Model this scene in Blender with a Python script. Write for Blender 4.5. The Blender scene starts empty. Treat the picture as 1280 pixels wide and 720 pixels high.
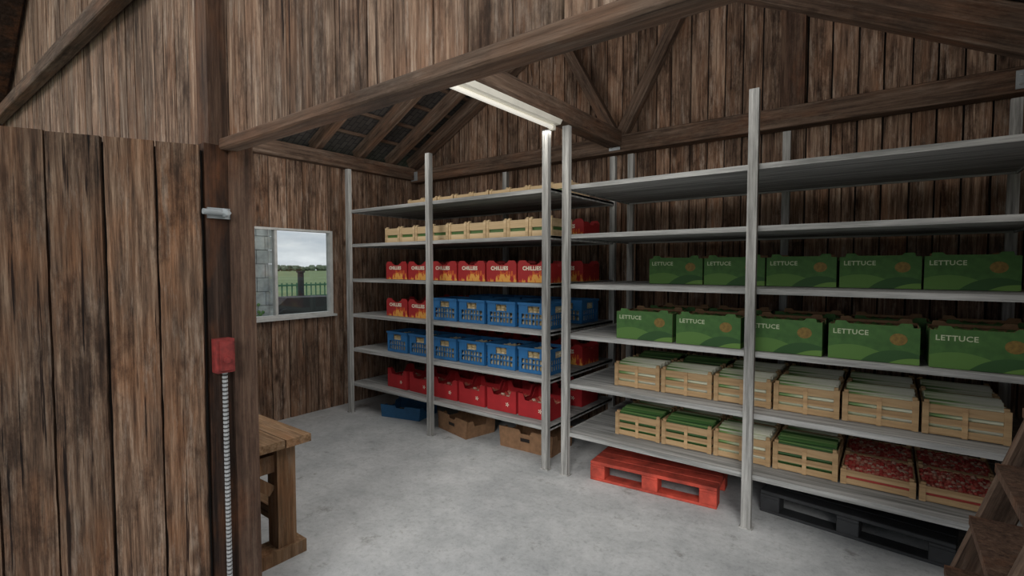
import bpy, math, random
from mathutils import Vector, Matrix
random.seed(7)
SC = bpy.context.scene
COL = SC.collection
SC.view_settings.view_transform = 'Standard'

# ------------------------------------------------------------------ materials
def new_mat(name):
    m = bpy.data.materials.new(name); m.use_nodes = True
    nt = m.node_tree; b = nt.nodes['Principled BSDF']
    return m, nt, b
def N(nt, t, **kw):
    n = nt.nodes.new(t)
    for k, v in kw.items(): setattr(n, k, v)
    return n
def math_n(nt, op, a, b=None, clamp=False):
    n = nt.nodes.new('ShaderNodeMath'); n.operation = op; n.use_clamp = clamp
    for i, v in enumerate((a, b)):
        if v is None: continue
        if isinstance(v, (int, float)): n.inputs[i].default_value = v
        else: nt.links.new(v, n.inputs[i])
    return n.outputs[0]
def mixc(nt, fac, a, b, mode='MIX'):
    n = nt.nodes.new('ShaderNodeMix'); n.data_type = 'RGBA'; n.blend_type = mode
    for s, v in ((n.inputs[0], fac), (n.inputs[6], a), (n.inputs[7], b)):
        if isinstance(v, (int, float)): s.default_value = v
        elif isinstance(v, tuple): s.default_value = (v[0], v[1], v[2], 1)
        else: nt.links.new(v, s)
    return n.outputs[2]
def ramp(nt, fac, stops):
    r = nt.nodes.new('ShaderNodeValToRGB'); e = r.color_ramp.elements
    while len(e) < len(stops): e.new(0.5)
    for el, (p, c) in zip(e, stops):
        el.position = p; el.color = (c[0], c[1], c[2], 1)
    nt.links.new(fac, r.inputs[0]); return r.outputs[0]
def noise(nt, vec, scale, detail=4, rough=0.55):
    n = nt.nodes.new('ShaderNodeTexNoise'); n.inputs['Scale'].default_value = scale
    n.inputs['Detail'].default_value = detail; n.inputs['Roughness'].default_value = rough
    nt.links.new(vec, n.inputs['Vector']); return n.outputs[0]
def mapping(nt, vec, scale):
    n = nt.nodes.new('ShaderNodeMapping'); n.inputs['Scale'].default_value = scale
    nt.links.new(vec, n.inputs['Vector']); return n.outputs[0]
def bump(nt, h, b, s=0.4, d=0.01):
    n = nt.nodes.new('ShaderNodeBump'); n.inputs['Strength'].default_value = s
    n.inputs['Distance'].default_value = d
    nt.links.new(h, n.inputs['Height']); nt.links.new(n.outputs[0], b.inputs['Normal'])

def wood(name, axis='z', dark=(.035,.02,.013), mid=(.14,.078,.048), light=(.36,.25,.18), grain=30, lo=.6, hi=1.3, warm=(.30,.11,.04), warmamt=.5, pos=(.30,.50,.72), weather=0.0, grey=(.27,.225,.19), gamt=.55):
    m, nt, b = new_mat(name)
    tc = N(nt, 'ShaderNodeTexCoord').outputs['Object']
    rnd = N(nt, 'ShaderNodeNewGeometry').outputs['Random Per Island']
    off = math_n(nt, 'MULTIPLY', rnd, 53.0)
    cb = N(nt, 'ShaderNodeCombineXYZ')
    for i in range(3): nt.links.new(off, cb.inputs[i])
    ad = N(nt, 'ShaderNodeVectorMath', operation='ADD')
    nt.links.new(tc, ad.inputs[0]); nt.links.new(cb.outputs[0], ad.inputs[1])
    def vec(g, k):
        s = [g]*3; s['xyz'.index(axis)] = g*k
        return mapping(nt, ad.outputs[0], s)
    n1 = noise(nt, vec(grain, .05), 1.0, 8, .7)
    n2 = noise(nt, vec(5, .3), 1.0, 4, .65)
    c = ramp(nt, n1, [(pos[0], dark), (pos[1], mid), (pos[2], light)])
    w = math_n(nt, 'MULTIPLY', math_n(nt, 'SUBTRACT', n2, .47, True), warmamt*6, True)
    c2 = mixc(nt, w, c, mixc(nt, .55, c, warm))
    hgt = n1
    if weather > 0:
        n5 = noise(nt, vec(15, .14), 1.0, 10, .8)
        gf = math_n(nt, 'MULTIPLY', math_n(nt, 'SUBTRACT', n5, .525, True), 9*gamt, True)
        c2 = mixc(nt, gf, c2, mixc(nt, n1, mid, grey))
        n3 = noise(nt, vec(grain*3.0, .035), 1.0, 7, .8)
        fg = ramp(nt, n3, [(.36, (.42,.40,.38)), (.5, (.97,.97,.97)), (.66, (1.5,1.48,1.45))])
        c2 = mixc(nt, .85*weather, c2, fg, 'MULTIPLY')
        n4 = noise(nt, vec(grain*.9, .03), 1.0, 9, .6)
        ck = ramp(nt, n4, [(.35, (.12,.09,.08)), (.39, (1,1,1))])
        c2 = mixc(nt, weather, c2, ck, 'MULTIPLY')
        n6 = noise(nt, vec(5, .4), 1.0, 10, .78)
        st = ramp(nt, n6, [(.38, (.28,.25,.235)), (.50, (1,1,1))])
        c2 = mixc(nt, .85*weather, c2, st, 'MULTIPLY')
        vo = N(nt, 'ShaderNodeTexVoronoi'); vo.inputs['Scale'].default_value = 1
        nt.links.new(vec(6.5, .38), vo.inputs['Vector'])
        kn = ramp(nt, vo.outputs['Distance'], [(.045, (.10,.075,.06)), (.10, (.55,.5,.47)), (.16, (1,1,1))])
        c2 = mixc(nt, .85*weather, c2, kn, 'MULTIPLY')
        hgt = math_n(nt, 'ADD', n1, math_n(nt, 'MULTIPLY', n3, .6))
    val = math_n(nt, 'ADD', math_n(nt, 'MULTIPLY', rnd, hi-lo), lo)
    hsv = N(nt, 'ShaderNodeHueSaturation'); nt.links.new(val, hsv.inputs['Value']); nt.links.new(c2, hsv.inputs['Color'])
    nt.links.new(hsv.outputs[0], b.inputs['Base Color'])
    b.inputs['Roughness'].default_value = .85
    b.inputs['Specular IOR Level'].default_value = .25
    bump(nt, hgt, b, .7, .008)
    return m
def plain(name, col, rough=.6, metal=0, var=.12, scale=12, bmp=0.1):
    m, nt, b = new_mat(name)
    tc = N(nt, 'ShaderNodeTexCoord').outputs['Object']
    n1 = noise(nt, tc, scale, 5, .6)
    lo = tuple(c*(1-var*1.6) for c in col); hi = tuple(min(1, c*(1+var*1.6)) for c in col)
    nt.links.new(ramp(nt, n1, [(.3, lo), (.7, hi)]), b.inputs['Base Color'])
    b.inputs['Roughness'].default_value = rough; b.inputs['Metallic'].default_value = metal
    if bmp: bump(nt, n1, b, bmp, .005)
    return m
M = {}
M['plank'] = wood('barn_planks', dark=(.055,.033,.023), mid=(.195,.122,.084), light=(.40,.285,.205), weather=.95, grain=44, grey=(.56,.47,.39), lo=.70, hi=1.25, warm=(.32,.14,.065), warmamt=.45, pos=(.33,.5,.68), gamt=.8)
M['beam'] = wood('beam_wood', 'x', dark=(.04,.026,.019), mid=(.105,.068,.048), light=(.19,.132,.097), grain=34, weather=.6, lo=.8, hi=1.15, grey=(.26,.21,.17), warmamt=.3)
M['post'] = wood('post_wood', 'z', dark=(.035,.021,.015), mid=(.095,.055,.038), light=(.19,.122,.083), grain=36, weather=.6, grey=(.22,.165,.125))
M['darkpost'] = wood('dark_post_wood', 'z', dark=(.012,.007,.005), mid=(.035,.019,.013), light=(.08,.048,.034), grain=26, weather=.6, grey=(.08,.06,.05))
M['door'] = wood('door_wood', 'z', dark=(.038,.023,.016), mid=(.145,.087,.056), light=(.31,.215,.15), grain=50, lo=.66, hi=1.12, weather=1.0, grey=(.42,.345,.28), warm=(.30,.125,.05), warmamt=.5, pos=(.33,.5,.68), gamt=.7)
M['gap'] = plain('dark_gap', (.012,.008,.006), .95)
M['bench'] = wood('bench_wood', 'x', dark=(.10,.055,.027), mid=(.25,.15,.08), light=(.42,.29,.18), grain=30, lo=.8, hi=1.1, weather=.5)
M['benchz'] = wood('bench_leg_wood', 'z', dark=(.08,.045,.022), mid=(.19,.11,.058), light=(.34,.22,.135), grain=30, lo=.8, hi=1.1, weather=.5)
M['crate'] = wood('crate_wood', 'x', dark=(.34,.21,.11), mid=(.53,.355,.19), light=(.68,.49,.29), grain=25, lo=.85, hi=1.1, warm=(.6,.4,.2), warmamt=.2)
M['pale'] = wood('pale_crate_wood', 'x', dark=(.46,.33,.18), mid=(.66,.49,.29), light=(.78,.62,.40), grain=25, lo=.9, hi=1.05, warm=(.6,.4,.2), warmamt=.1)
M['steel'] = wood('shelf_steel', 'x', dark=(.18,.185,.18), mid=(.33,.335,.33), light=(.50,.505,.50), grain=22, lo=.9, hi=1.08, warm=(.4,.4,.4), warmamt=.1, pos=(.36,.5,.64))
M['steelz'] = wood('post_steel', 'z', dark=(.17,.17,.165), mid=(.32,.32,.31), light=(.50,.50,.485), grain=34, lo=.92, hi=1.08, warm=(.36,.35,.33), warmamt=.1, pos=(.36,.5,.64))
M['galv'] = plain('galvanised', (.36,.39,.41), .5, .3)
M['thread'] = plain('threaded_rod_metal', (.40,.41,.42), .45, .3)
M['threadd'] = plain('thread_groove', (.06,.06,.06), .7, 0)
M['white'] = plain('lamp_white', (.78,.76,.68), .5, 0, .04)
M['winframe'] = plain('window_frame_paint', (.50,.51,.50), .6, 0, .1)
M['cardboard'] = plain('cardboard', (.30,.175,.09), .85, 0, .12, 30)
M['cardbrown'] = plain('brown_cardboard', (.22,.12,.062), .85, 0, .14, 20)
M['redbox'] = plain('switch_red', (.20,.025,.022), .6, 0, .35, 25)
M['redpal'] = plain('red_pallet_paint', (.42,.055,.033), .75, 0, .35, 7)
M['blackpal'] = plain('black_pallet_plastic', (.028,.03,.033), .6, 0, .2, 9)
M['bluetray'] = plain('blue_tray_paint', (.02,.10,.22), .6, 0, .1)
M['cream'] = plain('print_cream', (.80,.76,.62), .7, 0, .03)
M['printgrey'] = plain('print_pale_green', (.45,.52,.35), .7, 0, .03)
M['orange'] = plain('print_orange', (.19,.12,.025), .7, 0, .2, 60)
M['leaf'] = plain('leaf_green', (.08,.17,.04), .7, 0, .35, 20)
M['stone'] = plain('stone_wall', (.40,.41,.40), .9, 0, .3, 3)
M['fence'] = plain('fence_green', (.04,.12,.07), .7)
M['dark'] = plain('dark_machine', (.025,.028,.03), .7)
M['tree'] = plain('tree_leaves', (.10,.13,.085), .9, 0, .4, 2)
M['bark'] = plain('bark', (.09,.065,.045), .9)
M['blue'] = plain('blue_plastic', (.03,.165,.40), .5, 0, .08, 6)
def obj_sep(nt):
    tc = N(nt, 'ShaderNodeTexCoord').outputs['Object']
    s = N(nt, 'ShaderNodeSeparateXYZ'); nt.links.new(tc, s.inputs[0]); return tc, s
def circ(nt, s, x0, z0, r):
    dx = math_n(nt, 'SUBTRACT', s.outputs[0], x0); dz = math_n(nt, 'SUBTRACT', s.outputs[2], z0)
    q = math_n(nt, 'ADD', math_n(nt, 'MULTIPLY', dx, dx), math_n(nt, 'MULTIPLY', dz, dz))
    return math_n(nt, 'LESS_THAN', q, r*r)
m, nt, b = new_mat('lettuce_carton_print'); M['lettuce'] = m
tc, s = obj_sep(nt)
n1 = noise(nt, tc, 25, 4)
base = ramp(nt, n1, [(.3, (.036,.105,.024)), (.7, (.056,.148,.034))])
c = mixc(nt, circ(nt, s, -.10, -.22, .31), base, (.088,.195,.042))
c = mixc(nt, circ(nt, s, .12, -.16, .235), c, (.026,.085,.022))
c = mixc(nt, circ(nt, s, .2, -.2, .235), c, (.12,.24,.05))
nt.links.new(c, b.inputs['Base Color']); b.inputs['Roughness'].default_value = .75
m, nt, b = new_mat('chilli_carton_print'); M['chilli'] = m
tc, s = obj_sep(nt)
mp = mapping(nt, tc, (40, 40, 12)); n1 = noise(nt, mp, 1, 2)
hgt = math_n(nt, 'MULTIPLY', math_n(nt, 'SUBTRACT', n1, .36), .36)
xm = math_n(nt, 'MULTIPLY', math_n(nt, 'ABSOLUTE', math_n(nt, 'SUBTRACT', s.outputs[0], .05)), .65)
lim = math_n(nt, 'MINIMUM', math_n(nt, 'ADD', math_n(nt, 'SUBTRACT', hgt, xm), .05), .100)
fl = math_n(nt, 'LESS_THAN', s.outputs[2], lim)
fl2 = math_n(nt, 'LESS_THAN', math_n(nt, 'ADD', s.outputs[2], .03), lim)
c = mixc(nt, fl, (.37,.015,.017), (.60,.11,.02)); c = mixc(nt, fl2, c, (.74,.36,.07))
nt.links.new(c, b.inputs['Base Color']); b.inputs['Roughness'].default_value = .65
M['red'] = plain('red_carton', (.37,.015,.02), .65, 0, .1, 8)
def palette(name, stops, rough=.6):
    m, nt, b = new_mat(name)
    rnd = N(nt, 'ShaderNodeNewGeometry').outputs['Random Per Island']
    c = ramp(nt, rnd, stops); nt.links.new(c, b.inputs['Base Color']); b.inputs['Roughness'].default_value = rough
    return m
M['berries'] = palette('red_produce', [(0,(.42,.035,.03)),(.45,(.55,.09,.07)),(.75,(.55,.25,.17)),(1,(.70,.58,.46))])
M['greens'] = palette('green_produce', [(0,(.05,.12,.03)),(.5,(.11,.22,.055)),(1,(.22,.33,.11))])
M['fruit'] = palette('pale_produce', [(0,(.55,.42,.22)),(.5,(.66,.55,.36)),(1,(.76,.68,.48))])
m, nt, b = new_mat('leek_gradient'); M['leek'] = m
tc, s = obj_sep(nt)
rnd = N(nt, 'ShaderNodeNewGeometry').outputs['Random Per Island']
g = math_n(nt, 'ADD', math_n(nt, 'MULTIPLY', s.outputs[0], 1.6), math_n(nt, 'MULTIPLY', rnd, .5))
g = math_n(nt, 'ADD', g, .40)
c = ramp(nt, g, [(.08,(.05,.14,.03)),(.33,(.20,.34,.11)),(.46,(.60,.64,.44)),(.9,(.80,.80,.68))])
nt.links.new(c, b.inputs['Base Color'])
m, nt, b = new_mat('chive_gradient'); M['chive'] = m
rnd = N(nt, 'ShaderNodeNewGeometry').outputs['Random Per Island']
c = ramp(nt, rnd, [(0,(.025,.08,.02)),(.5,(.06,.16,.04)),(.85,(.16,.28,.09)),(1,(.6,.64,.44))])
nt.links.new(c, b.inputs['Base Color'])
# concrete
m, nt, b = new_mat('concrete_floor'); M['concrete'] = m
tc = N(nt, 'ShaderNodeTexCoord').outputs['Object']
n1 = noise(nt, tc, 2.4, 12, .78); n2 = noise(nt, tc, 26, 8, .8); n3 = noise(nt, tc, .8, 6, .65); n4 = noise(nt, tc, 5, 9, .75); n5 = noise(nt, tc, 9, 9, .8)
c = ramp(nt, n1, [(.3,(.35,.365,.375)),(.5,(.48,.495,.505)),(.7,(.62,.63,.64))])
c = mixc(nt, .6, c, ramp(nt, n2, [(.32,(.5,.5,.5)),(.5,(.96,.96,.96)),(.75,(1,1,1))]), 'MULTIPLY')
c = mixc(nt, 1.0, c, ramp(nt, n3, [(.36,(.80,.81,.82)),(.56,(1,1,1))]), 'MULTIPLY')
c = mixc(nt, .9, c, ramp(nt, n4, [(.33,(.58,.565,.54)),(.42,(1,1,1))]), 'MULTIPLY')
c = mixc(nt, .7, c, ramp(nt, n5, [(.30,(.40,.39,.37)),(.36,(1,1,1))]), 'MULTIPLY')
nt.links.new(c, b.inputs['Base Color']); b.inputs['Roughness'].default_value = .8
bump(nt, n2, b, .25, .004)
m, nt, b = new_mat('grass_field'); M['grass'] = m
tc = N(nt, 'ShaderNodeTexCoord').outputs['Object']
c = ramp(nt, noise(nt, tc, .12, 8, .7), [(.3,(.10,.15,.055)),(.6,(.17,.23,.09)),(.8,(.25,.27,.15))])
nt.links.new(c, b.inputs['Base Color']); b.inputs['Roughness'].default_value = .9
m, nt, b = new_mat('roof_tiles'); M['tiles'] = m
tc = N(nt, 'ShaderNodeTexCoord').outputs['Object']
br = N(nt, 'ShaderNodeTexBrick'); nt.links.new(mapping(nt, tc, (1,1,1)), br.inputs['Vector'])
br.inputs['Scale'].default_value = 4; br.inputs['Color1'].default_value = (.040,.034,.030,1)
br.inputs['Color2'].default_value = (.065,.055,.050,1); br.inputs['Mortar'].default_value = (.012,.01,.01,1)
nt.links.new(br.outputs[0], b.inputs['Base Color']); b.inputs['Roughness'].default_value = .9
m = bpy.data.materials.new('window_glass'); m.use_nodes = True; M['glass'] = m
nt = m.node_tree; nt.nodes.clear()
o = N(nt, 'ShaderNodeOutputMaterial'); mx = N(nt, 'ShaderNodeMixShader'); mx.inputs[0].default_value = .05
t = N(nt, 'ShaderNodeBsdfTransparent'); g = N(nt, 'ShaderNodeBsdfGlossy'); g.inputs['Roughness'].default_value = .05
t.inputs[0].default_value = (.93,.95,.95,1)
nt.links.new(t.outputs[0], mx.inputs[1]); nt.links.new(g.outputs[0], mx.inputs[2]); nt.links.new(mx.outputs[0], o.inputs[0])
m, nt, b = new_mat('fluorescent_tube'); M['tube'] = m
b.inputs['Base Color'].default_value = (.8,.78,.7,1); b.inputs['Emission Color'].default_value = (1,.96,.88,1)
b.inputs['Emission Strength'].default_value = .35

# ------------------------------------------------------------------ mesh builder
class MB:
    def __init__(s): s.v=[]; s.f=[]; s.m=[]; s.mats=[]
    def mi(s, k):
        if k not in s.mats: s.mats.append(k)
        return s.mats.index(k)
    def add(s, vs, fs, k):
        o=len(s.v); s.v += [tuple(v) for v in vs]; i=s.mi(k)
        for f in fs: s.f.append([o+a for a in f]); s.m.append(i)
    def box(s, x0,x1,y0,y1,z0,z1,k, mat=None):
        vs=[Vector((x,y,z)) for z in (z0,z1) for y in (y0,y1) for x in (x0,x1)]
        if mat is not None: vs=[mat@v for v in vs]
        s.add(vs, [(0,2,3,1),(4,5,7,6),(0,1,5,4),(2,6,7,3),(0,4,6,2),(1,3,7,5)], k)
    def prism(s, poly, a0, a1, k, axis='y'):
        n=len(poly)
        if axis=='y': vs=[(u,a0,z) for u,z in poly]+[(u,a1,z) for u,z in poly]
        else: vs=[(a0,u,z) for u,z in poly]+[(a1,u,z) for u,z in poly]
        fs=[tuple(range(n)), tuple(range(2*n-1,n-1,-1))]+[(i,i+n,(i+1)%n+n,(i+1)%n) for i in range(n)]
        s.add(vs,fs,k)
    def cyl(s, p1,p2,r,k,n=8,r2=None):
        p1=Vector(p1);p2=Vector(p2);d=(p2-p1).normalized()
        a=d.orthogonal().normalized(); b=d.cross(a); r2=r if r2 is None else r2
        vs=[]
        for p,rr in ((p1,r),(p2,r2)):
            for i in range(n):
                t=2*math.pi*i/n; vs.append(p+(a*math.cos(t)+b*math.sin(t))*rr)
        fs=[tuple(range(n-1,-1,-1)),tuple(range(n,2*n))]+[(i,(i+1)%n,(i+1)%n+n,i+n) for i in range(n)]
        s.add(vs,fs,k)
    def blob(s, c, r, k, sx=1,sy=1,sz=1, jitter=0):
        t=(1+5**.5)/2
        V=[(-1,t,0),(1,t,0),(-1,-t,0),(1,-t,0),(0,-1,t),(0,1,t),(0,-1,-t),(0,1,-t),(t,0,-1),(t,0,1),(-t,0,-1),(-t,0,1)]
        F=[(0,11,5),(0,5,1),(0,1,7),(0,7,10),(0,10,11),(1,5,9),(5,11,4),(11,10,2),(10,7,6),(7,1,8),(3,9,4),(3,4,2),(3,2,6),(3,6,8),(3,8,9),(4,9,5),(2,4,11),(6,2,10),(8,6,7),(9,8,1)]
        R=Matrix.Rotation(random.random()*6,3,'Z')@Matrix.Rotation(random.random()*6,3,'X') if jitter else Matrix.Identity(3)
        vs=[]
        for v in V:
            q=R@(Vector(v)/1.902*r); vs.append((c[0]+q.x*sx,c[1]+q.y*sy,c[2]+q.z*sz))
        s.add(vs,F,k)
    def text(s, body, size, ox, y, oz, k, align='CENTER', bold=.02):
        cu=bpy.data.curves.new('t','FONT'); cu.body=body; cu.size=size; cu.align_x=align
        cu.resolution_u=2; cu.offset=size*bold; cu.space_character=1.08
        ob=bpy.data.objects.new('t',cu); COL.objects.link(ob)
        bpy.context.view_layer.update()
        me=ob.evaluated_get(bpy.context.evaluated_depsgraph_get()).to_mesh()
        vs=[(ox+v.co.x,y,oz+v.co.y) for v in me.vertices]; fs=[tuple(p.vertices) for p in me.polygons]
        s.add(vs,fs,k)
        bpy.data.objects.remove(ob); bpy.data.curves.remove(cu)
    def mesh(s, name):
        me=bpy.data.meshes.new(name); me.from_pydata(s.v,[],s.f)
        for k in s.mats: me.materials.append(M[k])
        me.polygons.foreach_set('material_index', s.m); me.update()
        return me
    def obj(s, name, loc=(0,0,0), rz=0, parent=None):
        return place(s.mesh(name), name, loc, rz, parent)
def place(me, name, loc=(0,0,0), rz=0, parent=None):
    ob=bpy.data.objects.new(name, me); ob.location=loc; ob.rotation_euler=(0,0,rz)
    COL.objects.link(ob)
    if parent: ob.parent=parent
    return ob
def empty(name, loc=(0,0,0)):
    e=bpy.data.objects.new(name,None); e.location=loc; e.empty_display_size=.1; COL.objects.link(e); return e
def beam(name, p1, p2, w, h, k='beam', parent=None, roll=None):
    p1=Vector(p1);p2=Vector(p2);L=(p2-p1).length
    mb=MB(); mb.box(-L/2,L/2,-w/2,w/2,-h/2,h/2,k)
    me=mb.mesh(name); ob=bpy.data.objects.new(name,me)
    x=(p2-p1).normalized(); up=Vector((0,0,1))
    if abs(x.z)>.99: up=Vector((0,1,0))
    y=up.cross(x).normalized(); z=x.cross(y)
    R=Matrix((x,y,z)).transposed().to_4x4()
    ob.matrix_world=Matrix.Translation((p1+p2)/2)@R
    COL.objects.link(ob)
    if parent: ob.parent=parent
    bv=ob.modifiers.new('b','BEVEL'); bv.width=.006; bv.segments=1
    return ob

def planks(name, p0, d, n, L, z0, top, bw=.17, th=.022, k='plank', hole=None, gap=.007, parent=None, jag=0, jit=.006):
    mb=MB(); d=Vector((d[0],d[1],0)); n=Vector((n[0],n[1],0)); p=Vector((p0[0],p0[1],0))
    cuts=[0]; u=0
    while u<L-.02:
        u+=bw*random.uniform(.85,1.15); cuts.append(min(u,L))
    if hole: cuts=sorted(set(cuts+[hole[0],hole[1]]))
    def bd(u0,u1,a,bz0,bz1,f,bk,kk):
        vs=[]
        for dep in (f,bk):
            for (u,z) in ((u0,a),(u1,a),(u1,bz1),(u0,bz0)):
                q=p+d*u+n*dep; vs.append((q.x,q.y,z))
        mb.add(vs,[(0,1,2,3),(7,6,5,4),(0,4,5,1),(1,5,6,2),(2,6,7,3),(3,7,4,0)],kk)
    def ragged(u0,u1,a,b0,b1,f,bk,kk):
        nz=40; L_=[];R_=[]
        e0=e1=0
        for i in range(nz+1):
            e0=e0*.6+random.uniform(-jag,jag); e1=e1*.6+random.uniform(-jag,jag)
            fr=i/nz
            L_.append((u0+max(0,e0),a+(b0-a)*fr)); R_.append((u1-max(0,e1),a+(b1-a)*fr))
        o=[]; fs=[]
        for dep in (f,bk):
            for i in range(nz+1):
                for (u,z) in (L_[i],R_[i]):
                    q=p+d*u+n*dep; o.append((q.x,q.y,z))
        S=2*(nz+1)
        for i in range(nz):
            a0=2*i; fs+=[(a0,a0+1,a0+3,a0+2),(S+a0,S+a0+2,S+a0+3,S+a0+1),(a0,a0+2,S+a0+2,S+a0),(a0+1,S+a0+1,S+a0+3,a0+3)]
        fs+=[(0,S,S+1,1),(2*nz,2*nz+1,S+2*nz+1,S+2*nz)]
        mb.add(o,fs,kk)
    for a,b in zip(cuts[:-1],cuts[1:]):
        if b-a<.003: continue
        j=random.uniform(-jit,0); g=gap/2 if b-a>.03 else 0
        segs=[(z0,None)]
        if hole and a>=hole[0]-1e-4 and b<=hole[1]+1e-4: segs=[(z0,hole[2]),(hole[3],None)]
        for s0,s1 in segs:
            t0=s1 if s1 else top(a); t1=s1 if s1 else top(b)
            if jag:
                e=random.uniform(-.006,.006); ragged(a+g,b-g,s0,t0+e,t1+e,j,-th,k)
            else: bd(a+g,b-g,s0,t0,t1,j,-th,k)
            bd(a,b,s0,t0-(.02 if jag else 0),t1-(.02 if jag else 0),-th,-th-.02,'gap')
    return mb.obj(name,parent=parent)

# ------------------------------------------------------------------ layout constants
XL, XR, YB = -5.33, .85, 4.85
RIDGE = -2.28; SL=.52; ZE=3.05
def rz(X): return ZE+SL*(min(X-XL, 2*(RIDGE-XL)-(X-XL)))
HOLE=(2.10,3.46,1.13,2.12)
mb=MB(); mb.box(-9,3,-4,5.0,-.08,0,'concrete'); mb.obj('floor')
mb=MB(); mb.box(-220,60,-60,260,-.3,-.085,'grass'); mb.obj('grass_field')
planks('wall_back',(XL-.02,YB),(1,0),(0,-1),XR-XL+.04,0,lambda u: rz(XL-.02+u)+.16,jag=.002,gap=.012)
planks('wall_left',(XL,1.1),(0,1),(1,0),YB-1.1+.02,0,lambda u:3.05,bw=.18,hole=(HOLE[0]-1.1,HOLE[1]-1.1,HOLE[2],HOLE[3]),gap=.012)
planks('wall_right',(XR,1.1),(0,1),(-1,0),YB-1.1+.02,0,lambda u:3.1,bw=.18)
YF=1.0
def ftop(X): return min(3.24+.65*(X+7.4)-.0, 6.1-.35*(X+2.5))
planks('wall_front',(-7.4,YF),(1,0),(0,-1),7.4-2.30,0,lambda u: ftop(-7.4+u),bw=.15,jag=.001,gap=.009)
planks('wall_front_gable',(-2.30,YF),(1,0),(0,-1),5.3,2.25,lambda u: ftop(-2.3+u),bw=.15,jag=.0015,gap=.007)

fr=empty('trim_1')
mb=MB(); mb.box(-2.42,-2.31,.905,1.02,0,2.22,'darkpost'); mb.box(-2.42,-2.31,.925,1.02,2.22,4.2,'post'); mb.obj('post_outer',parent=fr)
mb=MB(); mb.box(-2.40,-2.295,1.0,1.10,0,2.26,'post'); mb.obj('post_jamb',parent=fr)
beam('header',(-2.31,1.0,2.225),(3.0,1.0,2.225),.075,.045,parent=fr)
beam('front_tie',(-7.5,.95,3.23),(-2.0,.95,3.23),.08,.11,parent=fr)
vg=empty('roof_verge')
beam('barge_board',(-8.2,.9,3.24-.52+.16),(-2.6,.9,3.24+.65*4.8+.16),.16,.40,k='darkpost',parent=vg)
beam('roof_edge',(-8.6,.7,3.24-.78+.40),(-2.6,.7,3.24+.65*4.8+.40),.9,.05,k='darkpost',parent=vg)

roof=empty('roof')
def slab(name, X0, X1, y0, y1, off, th, k):
    mb=MB(); z0=rz(X0)+off; z1=rz(X1)+off
    mb.add([(X0,y0,z0),(X1,y0,z1),(X1,y1,z1),(X0,y1,z0),(X0,y0,z0+th),(X1,y0,z1+th),(X1,y1,z1+th),(X0,y1,z0+th)],
           [(0,1,2,3),(7,6,5,4),(0,4,5,1),(1,5,6,2),(2,6,7,3),(3,7,4,0)],k)
    return mb.obj(name,parent=roof)
slab('tiles_1',XL-.35,RIDGE,1.02,YB+.3,.21,.04,'tiles')
slab('tiles_2',RIDGE,XR+.35,1.02,YB+.3,.21,.04,'tiles')
c=math.cos(math.atan(SL)); h=.15
i=0
for y in (1.5,2.1,2.7,3.3,3.9,4.4):
    beam('rafter_l%d'%i,(XL-.1,y,rz(XL)-.05+h/2/c),(RIDGE,y,rz(RIDGE)+h/2/c),.09,h,parent=roof)
    beam('rafter_r%d'%i,(RIDGE,y,rz(RIDGE)+h/2/c),(XR+.1,y,rz(XR)-.05+h/2/c),.09,h,parent=roof); i+=1
for j in range(10):
    X=XL+.12+j*.31
    beam('batten_l%d'%j,(X,1.1,rz(X)+.19),(X,YB,rz(X)+.19),.05,.035,parent=roof)
    X2=2*RIDGE-X
    beam('batten_r%d'%j,(X2,1.1,rz(X2)+.19),(X2,YB,rz(X2)+.19),.05,.035,parent=roof)
tr=empty('roof_truss')
yt=4.76
beam('bottom_chord',(XL,yt,2.935),(XR,yt,2.935),.14,.17,parent=tr)
beam('rafter_1',(XL-.05,yt,rz(XL)-.03+h/2/c),(RIDGE,yt,rz(RIDGE)+h/2/c),.13,h,parent=tr)
beam('rafter_2',(RIDGE,yt,rz(RIDGE)+h/2/c),(XR+.05,yt,rz(XR)-.03+h/2/c),.13,h,parent=tr)
beam('web_1',(-2.22,yt+.01,3.02),(-1.52,yt+.01,4.28),.10,.11,parent=tr)
beam('web_2',(-2.28,yt+.01,3.02),(-2.98,yt+.01,4.28),.10,.11,parent=tr)
mb=MB(); mb.box(-.78,-.60,4.78,4.84,3.02,3.95,'post'); mb.obj('stud',parent=tr)
for X in (-2.25,XR-.16,XL+.1):
    mb=MB(); mb.box(X-.06,X+.06,4.68,4.688,2.87,2.99,'galv')
    for dx in (-.035,.035):
        for dz in (-.03,.03): mb.cyl((X+dx,4.682,2.93+dz),(X+dx,4.672,2.93+dz),.009,'steel')
    mb.obj('bracket',parent=tr)
beam('trim_2',(XL+.05,1.1,2.96),(XL+.05,4.7,2.96),.10,.16)
beam('trim_3',(XR-.05,1.1,2.96),(XR-.05,4.7,2.96),.10,.16)
beam('tie_beam',(-2.25,1.1,2.98),(-2.25,4.69,2.98),.15,.16)
lamp=empty('fluorescent_ceiling_lamp')
mb=MB()
mb.prism([(-2.33,2.90),(-2.17,2.90),(-2.19,2.865),(-2.31,2.865)],2.2,3.55,'white')
mb.cyl((-2.25,2.25,2.845),(-2.25,3.5,2.845),.017,'tube',12)
for y in (2.22,3.50): mb.box(-2.275,-2.225,y,y+.03,2.82,2.868,'white')
mb.obj('fitting',parent=lamp)

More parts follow.
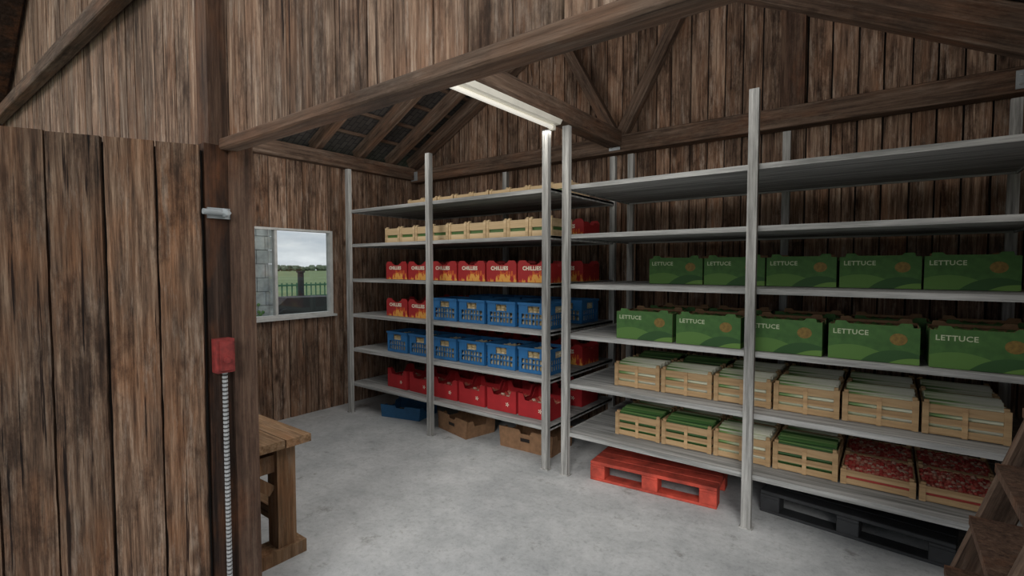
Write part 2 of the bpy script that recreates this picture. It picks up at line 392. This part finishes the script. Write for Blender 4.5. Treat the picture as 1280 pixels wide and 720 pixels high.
w=empty('window_1')
mb=MB(); y0,y1,z0,z1=HOLE; X0,X1=XL-.06,XL+.02; t=.035
mb.box(X0,X1,y0,y1,z0,z0+t,'winframe'); mb.box(X0,X1,y0,y1,z1-t*.7,z1,'winframe')
mb.box(X0,X1,y0,y0+t,z0+t,z1-t*.7,'winframe'); mb.box(X0,X1,y1-t,y1,z0+t,z1-t*.7,'winframe')
mb.box(X0+.01,X1-.01,2.76,2.79,z0+t,z1-t*.7,'winframe')
mb.box(XL,XL+.05,y0-.03,y1+.03,z0-.02,z0+.005,'winframe')
mb.obj('frame',parent=w)
mb=MB(); mb.box(XL-.03,XL-.026,y0+t,y1-t,z0+t,z1-t,'glass'); mb.obj('pane',parent=w)

# open door leaf
dd=Vector((-.517,-.856,0)); hp=Vector((-2.295,.883,0))
door=empty('door_1')
planks('planks',(hp.x,hp.y),(dd.x,dd.y),(.856,-.517),.98,.04,lambda u:2.208+.012*u,bw=.165,th=.03,k='door',gap=.009,parent=door,jag=.0022,jit=.014)
for z in (.35,1.75):
    a=hp+dd*.03+Vector((-.856,.517,0))*.075; bq=hp+dd*.95+Vector((-.856,.517,0))*.075
    beam('ledge',(a.x,a.y,z),(bq.x,bq.y,z),.04,.14,parent=door)
mb=MB()
mb.cyl((-2.285,.885,1.93),(-2.285,.975,1.93),.012,'galv',10); mb.blob((-2.285,.975,1.93),.022,'galv')
mb.box(-2.31,-2.30,.91,1.0,1.905,1.95,'galv')
mb.obj('hinge',parent=door)
mb=MB()
mb.box(-2.31,-2.255,.915,.985,1.245,1.39,'redbox'); mb.box(-2.255,-2.249,.925,.975,1.255,1.38,'redbox')
mb.cyl((-2.249,.95,1.30),(-2.238,.95,1.30),.014,'redbox',10)
z=1.245
while z>.02:
    mb.cyl((-2.285,.955,z),(-2.285,.955,z-.010),.0115,'thread',8); mb.cyl((-2.285,.955,z-.010),(-2.285,.955,z-.018),.0085,'threadd',8); z-=.018
o=mb.obj('electric_switch_box')

# workbench
wb=empty('workbench')
mb=MB()
for k_,(a,b_) in enumerate(((1.14,1.285),(1.29,1.435),(1.44,1.59))):
    mb.box(-3.95,-2.70+.006*k_,a,b_,.675,.72,'bench')
mb.box(-3.9,-2.78,1.2,1.24,.56,.675,'bench'); mb.box(-3.9,-2.78,1.49,1.53,.56,.675,'bench')
mb.obj('bench_top',parent=wb)
mb=MB()
for X in (-3.8,-2.87):
    for Y in (1.17,1.42):
        mb.box(X,X+.11,Y,Y+.11,.07,.675,'benchz')
mb.obj('legs',parent=wb)
mb=MB()
for X in (-3.82,-2.89):
    mb.box(X,X+.15,1.13,1.58,0,.075,'benchz')
    mb.box(X+.02,X+.10,1.28,1.42,.52,.62,'benchz')
R=Matrix.Translation((-2.82,1.30,.50))@Matrix.Rotation(math.radians(-40),4,'X')
mb.box(-.03,.03,-.16,.14,-.03,.03,'benchz',R)
mb.box(-3.7,-2.88,1.44,1.50,.2,.28,'bench')
mb.obj('feet_and_braces',parent=wb)

# ------------------------------------------------------------------ shelving
SH=[.35,.75,1.15,1.555,1.955,2.345]
def shelf(name,xs):
    mb=MB()
    for X in xs:
        for (y0,y1) in ((3.43,3.475),(4.665,4.71)):
            mb.box(X-.029,X+.029,y0,y0+.012,0,2.81,'steelz')
            mb.box(X-.029,X-.017,y0+.012,y1,0,2.81,'steelz'); mb.box(X+.017,X+.029,y0+.012,y1,0,2.81,'steelz')
            mb.box(X-.04,X+.04,y0-.004,y1+.01,0,.008,'steelz')
    for z in SH:
        for (y0,y1) in ((3.475,3.875),(3.88,4.275),(4.28,4.665)):
            mb.box(xs[0]-.02,xs[-1]+.02,y0,y1,z-.018,z,'steel')
        mb.box(xs[0]-.02,xs[-1]+.02,3.468,3.48,z-.032,z+.002,'steel')
        mb.box(xs[0]-.02,xs[-1]+.02,4.66,4.672,z-.032,z+.002,'steel')
        for X in (xs[0]-.02,xs[-1]+.008): mb.box(X,X+.012,3.48,4.66,z-.032,z+.002,'steel')
    return mb.obj(name)
shelf('metal_storage_shelf',(-4.97,-3.646,-2.262))
shelf('metal_storage_shelf',(-2.07,-.704,.64))

# ------------------------------------------------------------------ cartons / crates
def panel(w,h,kind):
    if kind=='lettuce':
        a=w/2
        return [(-a,0),(a,0),(a,h*.9),(a-.03,h*.9),(a-.035,h),(a-.085,h),(a-.10,h*.93),(-a+.10,h*.93),(-a+.085,h),(-a+.035,h),(-a+.03,h*.9),(-a,h*.9)]
    if kind=='chilli':
        a=w/2
        return [(-a,0),(a,0),(a,h*.86),(a-.02,h),(a-.085,h),(a-.11,h*.87),(.05,h*.87),(.035,h*.8),(-.035,h*.8),(-.05,h*.87),(-a+.11,h*.87),(-a+.085,h),(-a+.02,h),(-a,h*.86)]
    if kind=='low':
        a=w/2
        return [(-a,0),(a,0),(a,h),(a-.05,h),(a-.075,h*.72),(-a+.075,h*.72),(-a+.05,h),(-a,h)]
def carton_lettuce():
    w,d,h=.428,.34,.228; mb=MB()
    P=panel(w,h,'lettuce')
    mb.prism(P,-d/2,-d/2+.005,'lettuce'); mb.prism(P,d/2-.005,d/2,'lettuce')
    mb.prism(P,-d/2+.005,-d/2+.009,'cardboard'); mb.prism(P,d/2-.009,d/2-.005,'cardboard')
    b=d/2-.009
    S=[(-b,0),(b,0),(b,h*.9),(.055,h*.9),(.045,h*.8),(-.045,h*.8),(-.055,h*.9),(-b,h*.9)]
    for sg in (-1,1):
        mb.prism(S,sg*w/2,sg*(w/2-.005),'lettuce','x'); mb.prism(S,sg*(w/2-.005),sg*(w/2-.009),'cardboard','x')
    mb.box(-w/2+.009,w/2-.009,-b,b,.0,.006,'cardboard')
    mb.box(-w/2+.009,w/2-.009,-b,-b+.07,h*.84,h*.86,'cardboard'); mb.box(-w/2+.009,w/2-.009,b-.07,b,h*.84,h*.86,'cardboard')
    for i in range(5):
        for j in range(3): mb.blob((-.15+i*.075,-.07+j*.07,h*.70),.05,'greens',jitter=1)
    mb.text('LETTUCE',.040,-.105,-d/2-.001,h*.66,'printgrey')
    cx=.12; cz=h*.60
    mb.add([(cx+.040*math.cos(t*math.pi/8),-d/2-.0012,cz+.034*math.sin(t*math.pi/8)) for t in range(16)],[tuple(range(16))],'orange')
    return mb.mesh('lettuce_carton')
def carton_red(kind):
    w,d,h=.345,.33,.195; mb=MB(); k='chilli' if kind=='chilli' else 'red'
    if kind=='low': h=.205; w=.335
    P=panel(w,h,kind)
    mb.prism(P,-d/2,-d/2+.006,k); mb.prism(P,d/2-.006,d/2,k)
    b=d/2-.006
    if kind=='low': S=[(-b,0),(b,0),(b,h),(b-.05,h),(b-.10,h*.62),(-b+.10,h*.62),(-b+.05,h),(-b,h)]
    else: S=[(-b,0),(b,0),(b,h*.86),(.06,h*.86),(.04,h*.72),(-.04,h*.72),(-.06,h*.86),(-b,h*.86)]
    for sg in (-1,1): mb.prism(S,sg*w/2,sg*(w/2-.006),k,'x')
    mb.box(-w/2+.006,w/2-.006,-b,b,0,.006,k)
    top=h*.52 if kind=='low' else h*.66
    mb.box(-w/2+.008,w/2-.008,-b+.002,b-.002,.006,top-.02,'berries' if kind!='low' else 'red')
    for i in range(6):
        for j in range(6):
            if kind=='chilli':
                x=-.125+i*.05+random.uniform(-.01,.01); y=-.125+j*.05; a=random.uniform(0,3.1)
                mb.cyl((x-.025*math.cos(a),y-.025*math.sin(a),top-.01),(x+.025*math.cos(a),y+.025*math.sin(a),top+.004),.014,'berries',6,.004)
            else: mb.blob((-.125+i*.05,-.125+j*.05,top-.015),.03,'berries',jitter=1)
    if kind=='chilli':
        mb.text('CHILLIES',.048,-.02,-d/2-.001,h*.56,'cream',bold=.045)
    else:
        for a in range(5):
            t=a*2*math.pi/5; cx,cz=.07,h*.36
            mb.add([(cx,-d/2-.001,cz),(cx+.016*math.cos(t-.3),-d/2-.001,cz+.016*math.sin(t-.3)),(cx+.022*math.cos(t),-d/2-.001,cz+.022*math.sin(t)),(cx+.016*math.cos(t+.3),-d/2-.001,cz+.016*math.sin(t+.3))],[(0,1,2,3)],'cream')
    return mb.mesh('chilli_carton' if kind=='chilli' else 'tomato_carton')
def crate_blue():
    w,d,h=.325,.33,.225; mb=MB(); t=.008
    def side(u0,u1,place):
        place(u0,u1,0,.03); place(u0,u1,h-.03,h)
        place(u0,u0+.03,.03,h-.03); place(u1-.03,u1,.03,h-.03)
        a=u0+.03; b=u1-.03; W=b-a
        place(a,b,.075,.085); place(a,b,.125,.137)
        for q in range(1,7):
            x=a+W*q/7; place(x-.005,x+.005,.03,.137)
        place(a,a+W*.26,.137,h-.03); place(b-W*.26,b,.137,h-.03)
    for yy in (-d/2,d/2-t): side(-w/2,w/2,lambda a,b,c,e,yy=yy: mb.box(a,b,yy,yy+t,c,e,'blue'))
    for xx in (-w/2,w/2-t): side(-d/2+t,d/2-t,lambda a,b,c,e,xx=xx: mb.box(xx,xx+t,a,b,c,e,'blue'))
    mb.box(-w/2-.008,w/2+.008,-d/2-.008,-d/2,h-.02,h,'blue'); mb.box(-w/2-.008,w/2+.008,d/2,d/2+.008,h-.02,h,'blue')
    mb.box(-w/2-.008,-w/2,-d/2,d/2,h-.02,h,'blue'); mb.box(w/2,w/2+.008,-d/2,d/2,h-.02,h,'blue')
    mb.box(-w/2+t,w/2-t,-d/2+t,d/2-t,0,.008,'blue')
    for z in (.035,.085,.135,.165):
        for i in range(5):
            for j in range(5):
                if z<.1 and 0<i<4 and 0<j<4: continue
                mb.blob((-.12+i*.06,-.12+j*.06,z),.032,'fruit',jitter=1)
    return mb.mesh('blue_plastic_crate')
def crate_wood(w,d,h,k,content,nsl=3,name='wooden_crate'):
    mb=MB(); t=.008; ps=.022
    sh=(h*.95)/nsl; gp=.026 if (nsl==2 and h>.15) else (.020 if nsl==3 else .012)
    for i in range(nsl):
        z0=.004+i*sh; z1=.004+(i+1)*sh-gp
        if i==nsl-1: z0+=.004; z1=h*.95
        for yy in (-d/2,d/2-t): mb.box(-w/2,w/2,yy,yy+t,z0,z1,k)
        for xx in (-w/2,w/2-t): mb.box(xx,xx+t,-d/2+t,d/2-t,z0,z1,k)
    for sx in (-1,1):
        for sy in (-1,1):
            X=sx*(w/2-ps-t) if sx>0 else -w/2+t; Y=sy*(d/2-ps-t) if sy>0 else -d/2+t
            mb.box(X,X+ps,Y,Y+ps,0,h+.012,k)
    for X in (-w/2,w/2-.03):
        mb.box(X,X+.03,-d/2-.005,-d/2,0,h,k); mb.box(X,X+.03,d/2,d/2+.005,0,h,k)
    if w>.3 and content!='berries':
        mb.box(-.012,.012,-d/2-.005,-d/2,0,h-.01,k)
    mb.box(-w/2+t,w/2-t,-d/2+t,d/2-t,0,.008,k)
    iw=w/2-.012; idp=d/2-.012
    if content in('leek','chive'):
        n=13 if content=='leek' else 18; r=idp/n*1.15
        for lay in range(6):
            zc=r+.012+(h*1.0-2*r-.012)*lay/5
            for i in range(n):
                if lay<5 and 1<i<n-2: continue
                y=-idp+r+(2*idp-2*r)*i/(n-1)
                bul=.018*math.sin(math.pi*i/(n-1)) if lay==5 else 0
                mb.cyl((-iw+random.uniform(0,.012),y,zc+bul+random.uniform(-.004,.004)),(iw-random.uniform(0,.012),y+random.uniform(-.008,.008)*(0<i<n-1),zc+bul+random.uniform(-.004,.006)),r,content,7)
        mb.box(-iw,iw,-idp+.03,idp-.03,.01,h*.88,content)
    elif content=='berries':
        mb.box(-iw,iw,-idp,idp,.01,h*.6,'berries')
        for i in range(17):
            for j in range(17):
                mb.blob((-iw+.01+(2*iw-.02)*i/16+random.uniform(-.004,.004),-idp+.01+(2*idp-.02)*j/16,h*.80+random.uniform(-.006,.006)),random.uniform(.013,.017),'berries',jitter=1)
    else:
        mb.box(-iw,iw,-idp,idp,.01,h*.6,'greens')
        for i in range(5):
            for j in range(5): mb.blob((-iw+.03+(2*iw-.06)*i/4,-idp+.03+(2*idp-.06)*j/4,h*.70),.035,'greens',jitter=1)
    return mb.mesh(name)
ME={}
ME['lettuce']=carton_lettuce(); ME['chilli']=carton_red('chilli'); ME['tomato']=carton_red('low'); ME['blue']=crate_blue()
ME['leek']=crate_wood(.366,.36,.180,'crate','leek',3,'leek_crate')
ME['chive']=crate_wood(.366,.36,.180,'crate','chive',3,'spring_onion_crate')
ME['berry']=crate_wood(.366,.36,.095,'crate','berries',2,'strawberry_crate')
ME['green']=crate_wood(.238,.33,.165,'pale','greens',2,'vegetable_crate')
ME['lowgreen']=crate_wood(.238,.33,.12,'pale','greens',2,'vegetable_crate')
NM={'lettuce':'lettuce_carton','chilli':'chilli_carton','tomato':'tomato_carton','blue':'blue_plastic_crate','leek':'leek_crate','chive':'spring_onion_crate','berry':'strawberry_crate','green':'vegetable_crate','lowgreen':'vegetable_crate'}
def put(k,x,y,lev,jr=.015):
    place(ME[k],NM[k],(x,y,SH[lev]+.003),random.uniform(-jr,jr))
YF1,YR1=3.76,4.33
for i in range(6):
    x=-4.50+.366*(i+.5)
    put('tomato',x,YF1,0,.05); put('tomato',x,YR1,0)
    put('blue',x,YF1,1); put('chilli',x,YR1,1)
    put('chilli' if i<2 else 'blue',x,YF1,2); put('chilli' if i<2 else 'blue',x,YR1,2)
    put('chilli',x,YF1,3); put('chilli',x,YR1,3)
    put('chilli',x,YR1,4)
for i in range(9):
    x=-4.50+.245*(i+.5)
    put('green',x,YF1,4,.0)
    put('lowgreen',x+random.uniform(-.01,.01),4.09,5,.0)
for i in range(5):
    put('lettuce',-1.607+.444*(i+.49),4.18,3,.03)
    put('lettuce',-1.67+.4615*(i+.47),3.70,2,.03)
    put('lettuce',-1.60+.4615*(i+.47),4.13,2,.03)
for i in range(6):
    x=-1.74+.380*(i+.5)
    put('leek',x,3.83,1,.0); put('leek' if i>1 else 'chive',x,4.22,1,.0)
    if i<4: put(('chive','chive','leek','chive')[i],x,3.85,0,0); put('leek',x,4.24,0,0)
for i in range(2):
    for j in range(2): put('berry',-.03+i*.38,3.85+j*.38,0,0)

# ------------------------------------------------------------------ pallets
def pallet(name,k,loc,r,L=.95,W=.8,H=.15):
    mb=MB()
    for i in range(7):
        y0=-W/2+i*W/7; mb.box(-L/2,L/2,y0+.003,y0+W/7-.003,H-.025,H,k)
    for X in (-L/2,-.06,L/2-.12):
        mb.box(X,X+.12,-W/2,W/2,H-.045,H-.025,k)
        for Y in (-W/2,-.06,W/2-.12): mb.box(X,X+.12,Y,Y+.12,.02,H-.045,k)
    for Y in (-W/2,-.06,W/2-.12): mb.box(-L/2,L/2,Y,Y+.12,0,.02,k)
    o=mb.obj(name,loc,r); bv=o.modifiers.new('b','BEVEL'); bv.width=.004; return o
pallet('red_pallet','redpal',(-1.43,3.94,0),math.radians(5))
pallet('black_pallet','blackpal',(-.13,4.10,0),math.radians(-6),L=1.02)

def tray(name,k,w,d,h,loc,r,inner,handle=True):
    mb=MB(); t=.012
    for sg in (-1,1):
        P=[(-w/2,0),(w/2,0),(w/2+.015,h),(.07,h),(.05,h*.82),(-.05,h*.82),(-.07,h),(-w/2-.015,h)]
        y0=sg*d/2; mb.prism(P,y0,y0-sg*t,k)
        S=[(-d/2+t,0),(d/2-t,0),(d/2-t,h*.9),(.09,h*.9),(.07,h*.6),(-.07,h*.6),(-.09,h*.9),(-d/2+t,h*.9)]
        mb.prism(S,sg*w/2,sg*(w/2-t),k,'x')
    mb.box(-w/2+t,w/2-t,-d/2+t,d/2-t,0,.012,inner)
    if handle: mb.box(-.05,.05,-d/2-.002,-d/2,h*.45,h*.62,'gap')
    return mb.obj(name,loc,r)
tray('blue_tray','bluetray',.50,.36,.14,(-4.36,3.80,0),.25,'crate',False)
tray('cardboard_box','cardbrown',.50,.36,.18,(-3.48,3.80,0),-.22,'cardboard')
tray('cardboard_box','cardbrown',.56,.38,.19,(-2.64,3.86,0),.04,'cardboard')

# ------------------------------------------------------------------ ladder at right
st=empty('wooden_ladder')
for Y in (2.20,2.80):
    beam('stringer',(.19,Y,.05),(.62,Y,1.48),.05,.11,k='beam',parent=st)
for i in range(6):
    f=(i+.5)/6; X=.19+.43*f; Z=.05+1.43*f
    mb=MB(); mb.box(-.08,.08,2.225,2.775,-.018,.018,'post'); mb.obj('tread',(X,0,Z),0,st)

# ------------------------------------------------------------------ outside
mb=MB()
for r_ in range(14):
    for c_ in range(14):
        u0=3.0+(c_-.5*(r_%2))*.3; u0c=max(3.0,u0); u1=min(4.6,u0+.29)
        if u1-u0c>.03: mb.box(-9.05,-9.0-random.uniform(0,.015),u0c,u1,r_*.25,r_*.25+.24,'stone')
        a=-14+c_*.36
        mb.box(a,a+.35,4.56,4.61+random.uniform(0,.02),r_*.25,r_*.25+.24,'stone')
mb.box(-14,-9.05,3.0,4.57,0,3.5,'stone')
for i in range(26):
    zz=random.uniform(.3,2.3)
    mb.blob((-8.98,4.30+.12*math.sin(zz*3)+random.uniform(-.07,.07),zz),random.uniform(.02,.045),'leaf',.4,1,1,1)
mb.obj('stone_outbuilding')
mb=MB()
for i in range(60):
    Y=8+i*.25; mb.box(-23.02,-22.98,Y-.025,Y+.025,-.085,.9,'fence')
mb.box(-22.98,-22.94,8,23,.75,.83,'fence'); mb.box(-22.98,-22.94,8,23,.2,.28,'fence')
mb.obj('garden_fence')
mb=MB(); mb.prism([(7.0,-.085),(10.2,-.085),(10.4,.55),(9.4,.6),(9.3,.75),(7.6,.78),(7.4,.6),(6.9,.5)],-15,-14,'dark','x')
for Y in (7.5,9.7): mb.cyl((-13.95,Y,.2),(-13.8,Y,.2),.28,'dark',16)
mb.obj('farm_trailer')
mb=MB(); mb.cyl((-15.5,8.9,-.085),(-15.5,8.9,1.5),.1,'dark',8); mb.cyl((-15.5,8.9,1.5),(-15.5,8.9,1.55),.14,'dark',8); mb.obj('fence_post')
for (X,Y,s_) in ((-150,103,.7),(-155,108,.45),(-160,88,.25)):
    mb=MB(); mb.cyl((0,0,-.08),(0,0,3*s_),.4*s_,'bark',8)
    for i in range(50):
        mb.blob((random.gauss(0,1.6*s_),random.gauss(0,1.6*s_),random.uniform(2.4,7)*s_),random.uniform(.6,1.1)*s_,'tree',jitter=1)
    mb.obj('tree',(X,Y,0))
mb=MB()
for i in range(160):
    q=random.uniform(.9,1.9); mb.blob((-190+random.uniform(-2,2),20+i*1.1,q*.684-.082),q,'tree',1,1,.8,0)
mb.obj('hedgerow')

# ------------------------------------------------------------------ light
wd=bpy.data.worlds.new('World'); SC.world=wd; wd.use_nodes=True; nt=wd.node_tree
bg=nt.nodes['Background']; tc=N(nt,'ShaderNodeTexCoord').outputs['Generated']
n1=noise(nt,mapping(nt,tc,(2.5,2.5,12)),2.0,7,.6)
c=ramp(nt,n1,[(.36,(.54,.58,.63)),(.52,(.68,.71,.74)),(.66,(.86,.88,.90))])
nt.links.new(c,bg.inputs['Color']); bg.inputs['Strength'].default_value=1.1
sd=bpy.data.lights.new('sun','SUN'); sd.energy=1.5; sd.angle=math.radians(20); sd.color=(1,.96,.90)
so=bpy.data.objects.new('sun',sd); COL.objects.link(so)
so.rotation_euler=Vector((-.35,.8,-.45)).to_track_quat('-Z','Y').to_euler()
ld=bpy.data.lights.new('tube_light','AREA'); ld.shape='RECTANGLE'; ld.size=.1; ld.size_y=1.3; ld.energy=5; ld.color=(1,.95,.87)
lo=bpy.data.objects.new('tube_light',ld); lo.location=(-2.25,2.87,2.80); COL.objects.link(lo); lo.parent=lamp
for (X,Y,Z,E) in ((-3.9,2.2,2.6,40),(-.9,2.2,2.6,38),(-2.3,1.8,1.5,12),(-3.6,3.0,3.25,20),(-1.0,3.0,3.25,20)):  # added fill points without any fixture, to brighten the shed interior
    l=bpy.data.lights.new('fill_light','POINT'); l.energy=E; l.shadow_soft_size=.5; l.color=(1,.97,.92)
    lo=bpy.data.objects.new('fill_light',l); lo.location=(X,Y,Z); COL.objects.link(lo)

# ------------------------------------------------------------------ camera
cd=bpy.data.cameras.new('camera'); cd.sensor_width=36; cd.lens=623/1280*36; cd.clip_start=.05; cd.clip_end=1000
co=bpy.data.objects.new('camera',cd); COL.objects.link(co)
co.location=(0,0,1.7); co.rotation_euler=(math.radians(90-2.48),0,math.radians(37.16))
SC.camera=co
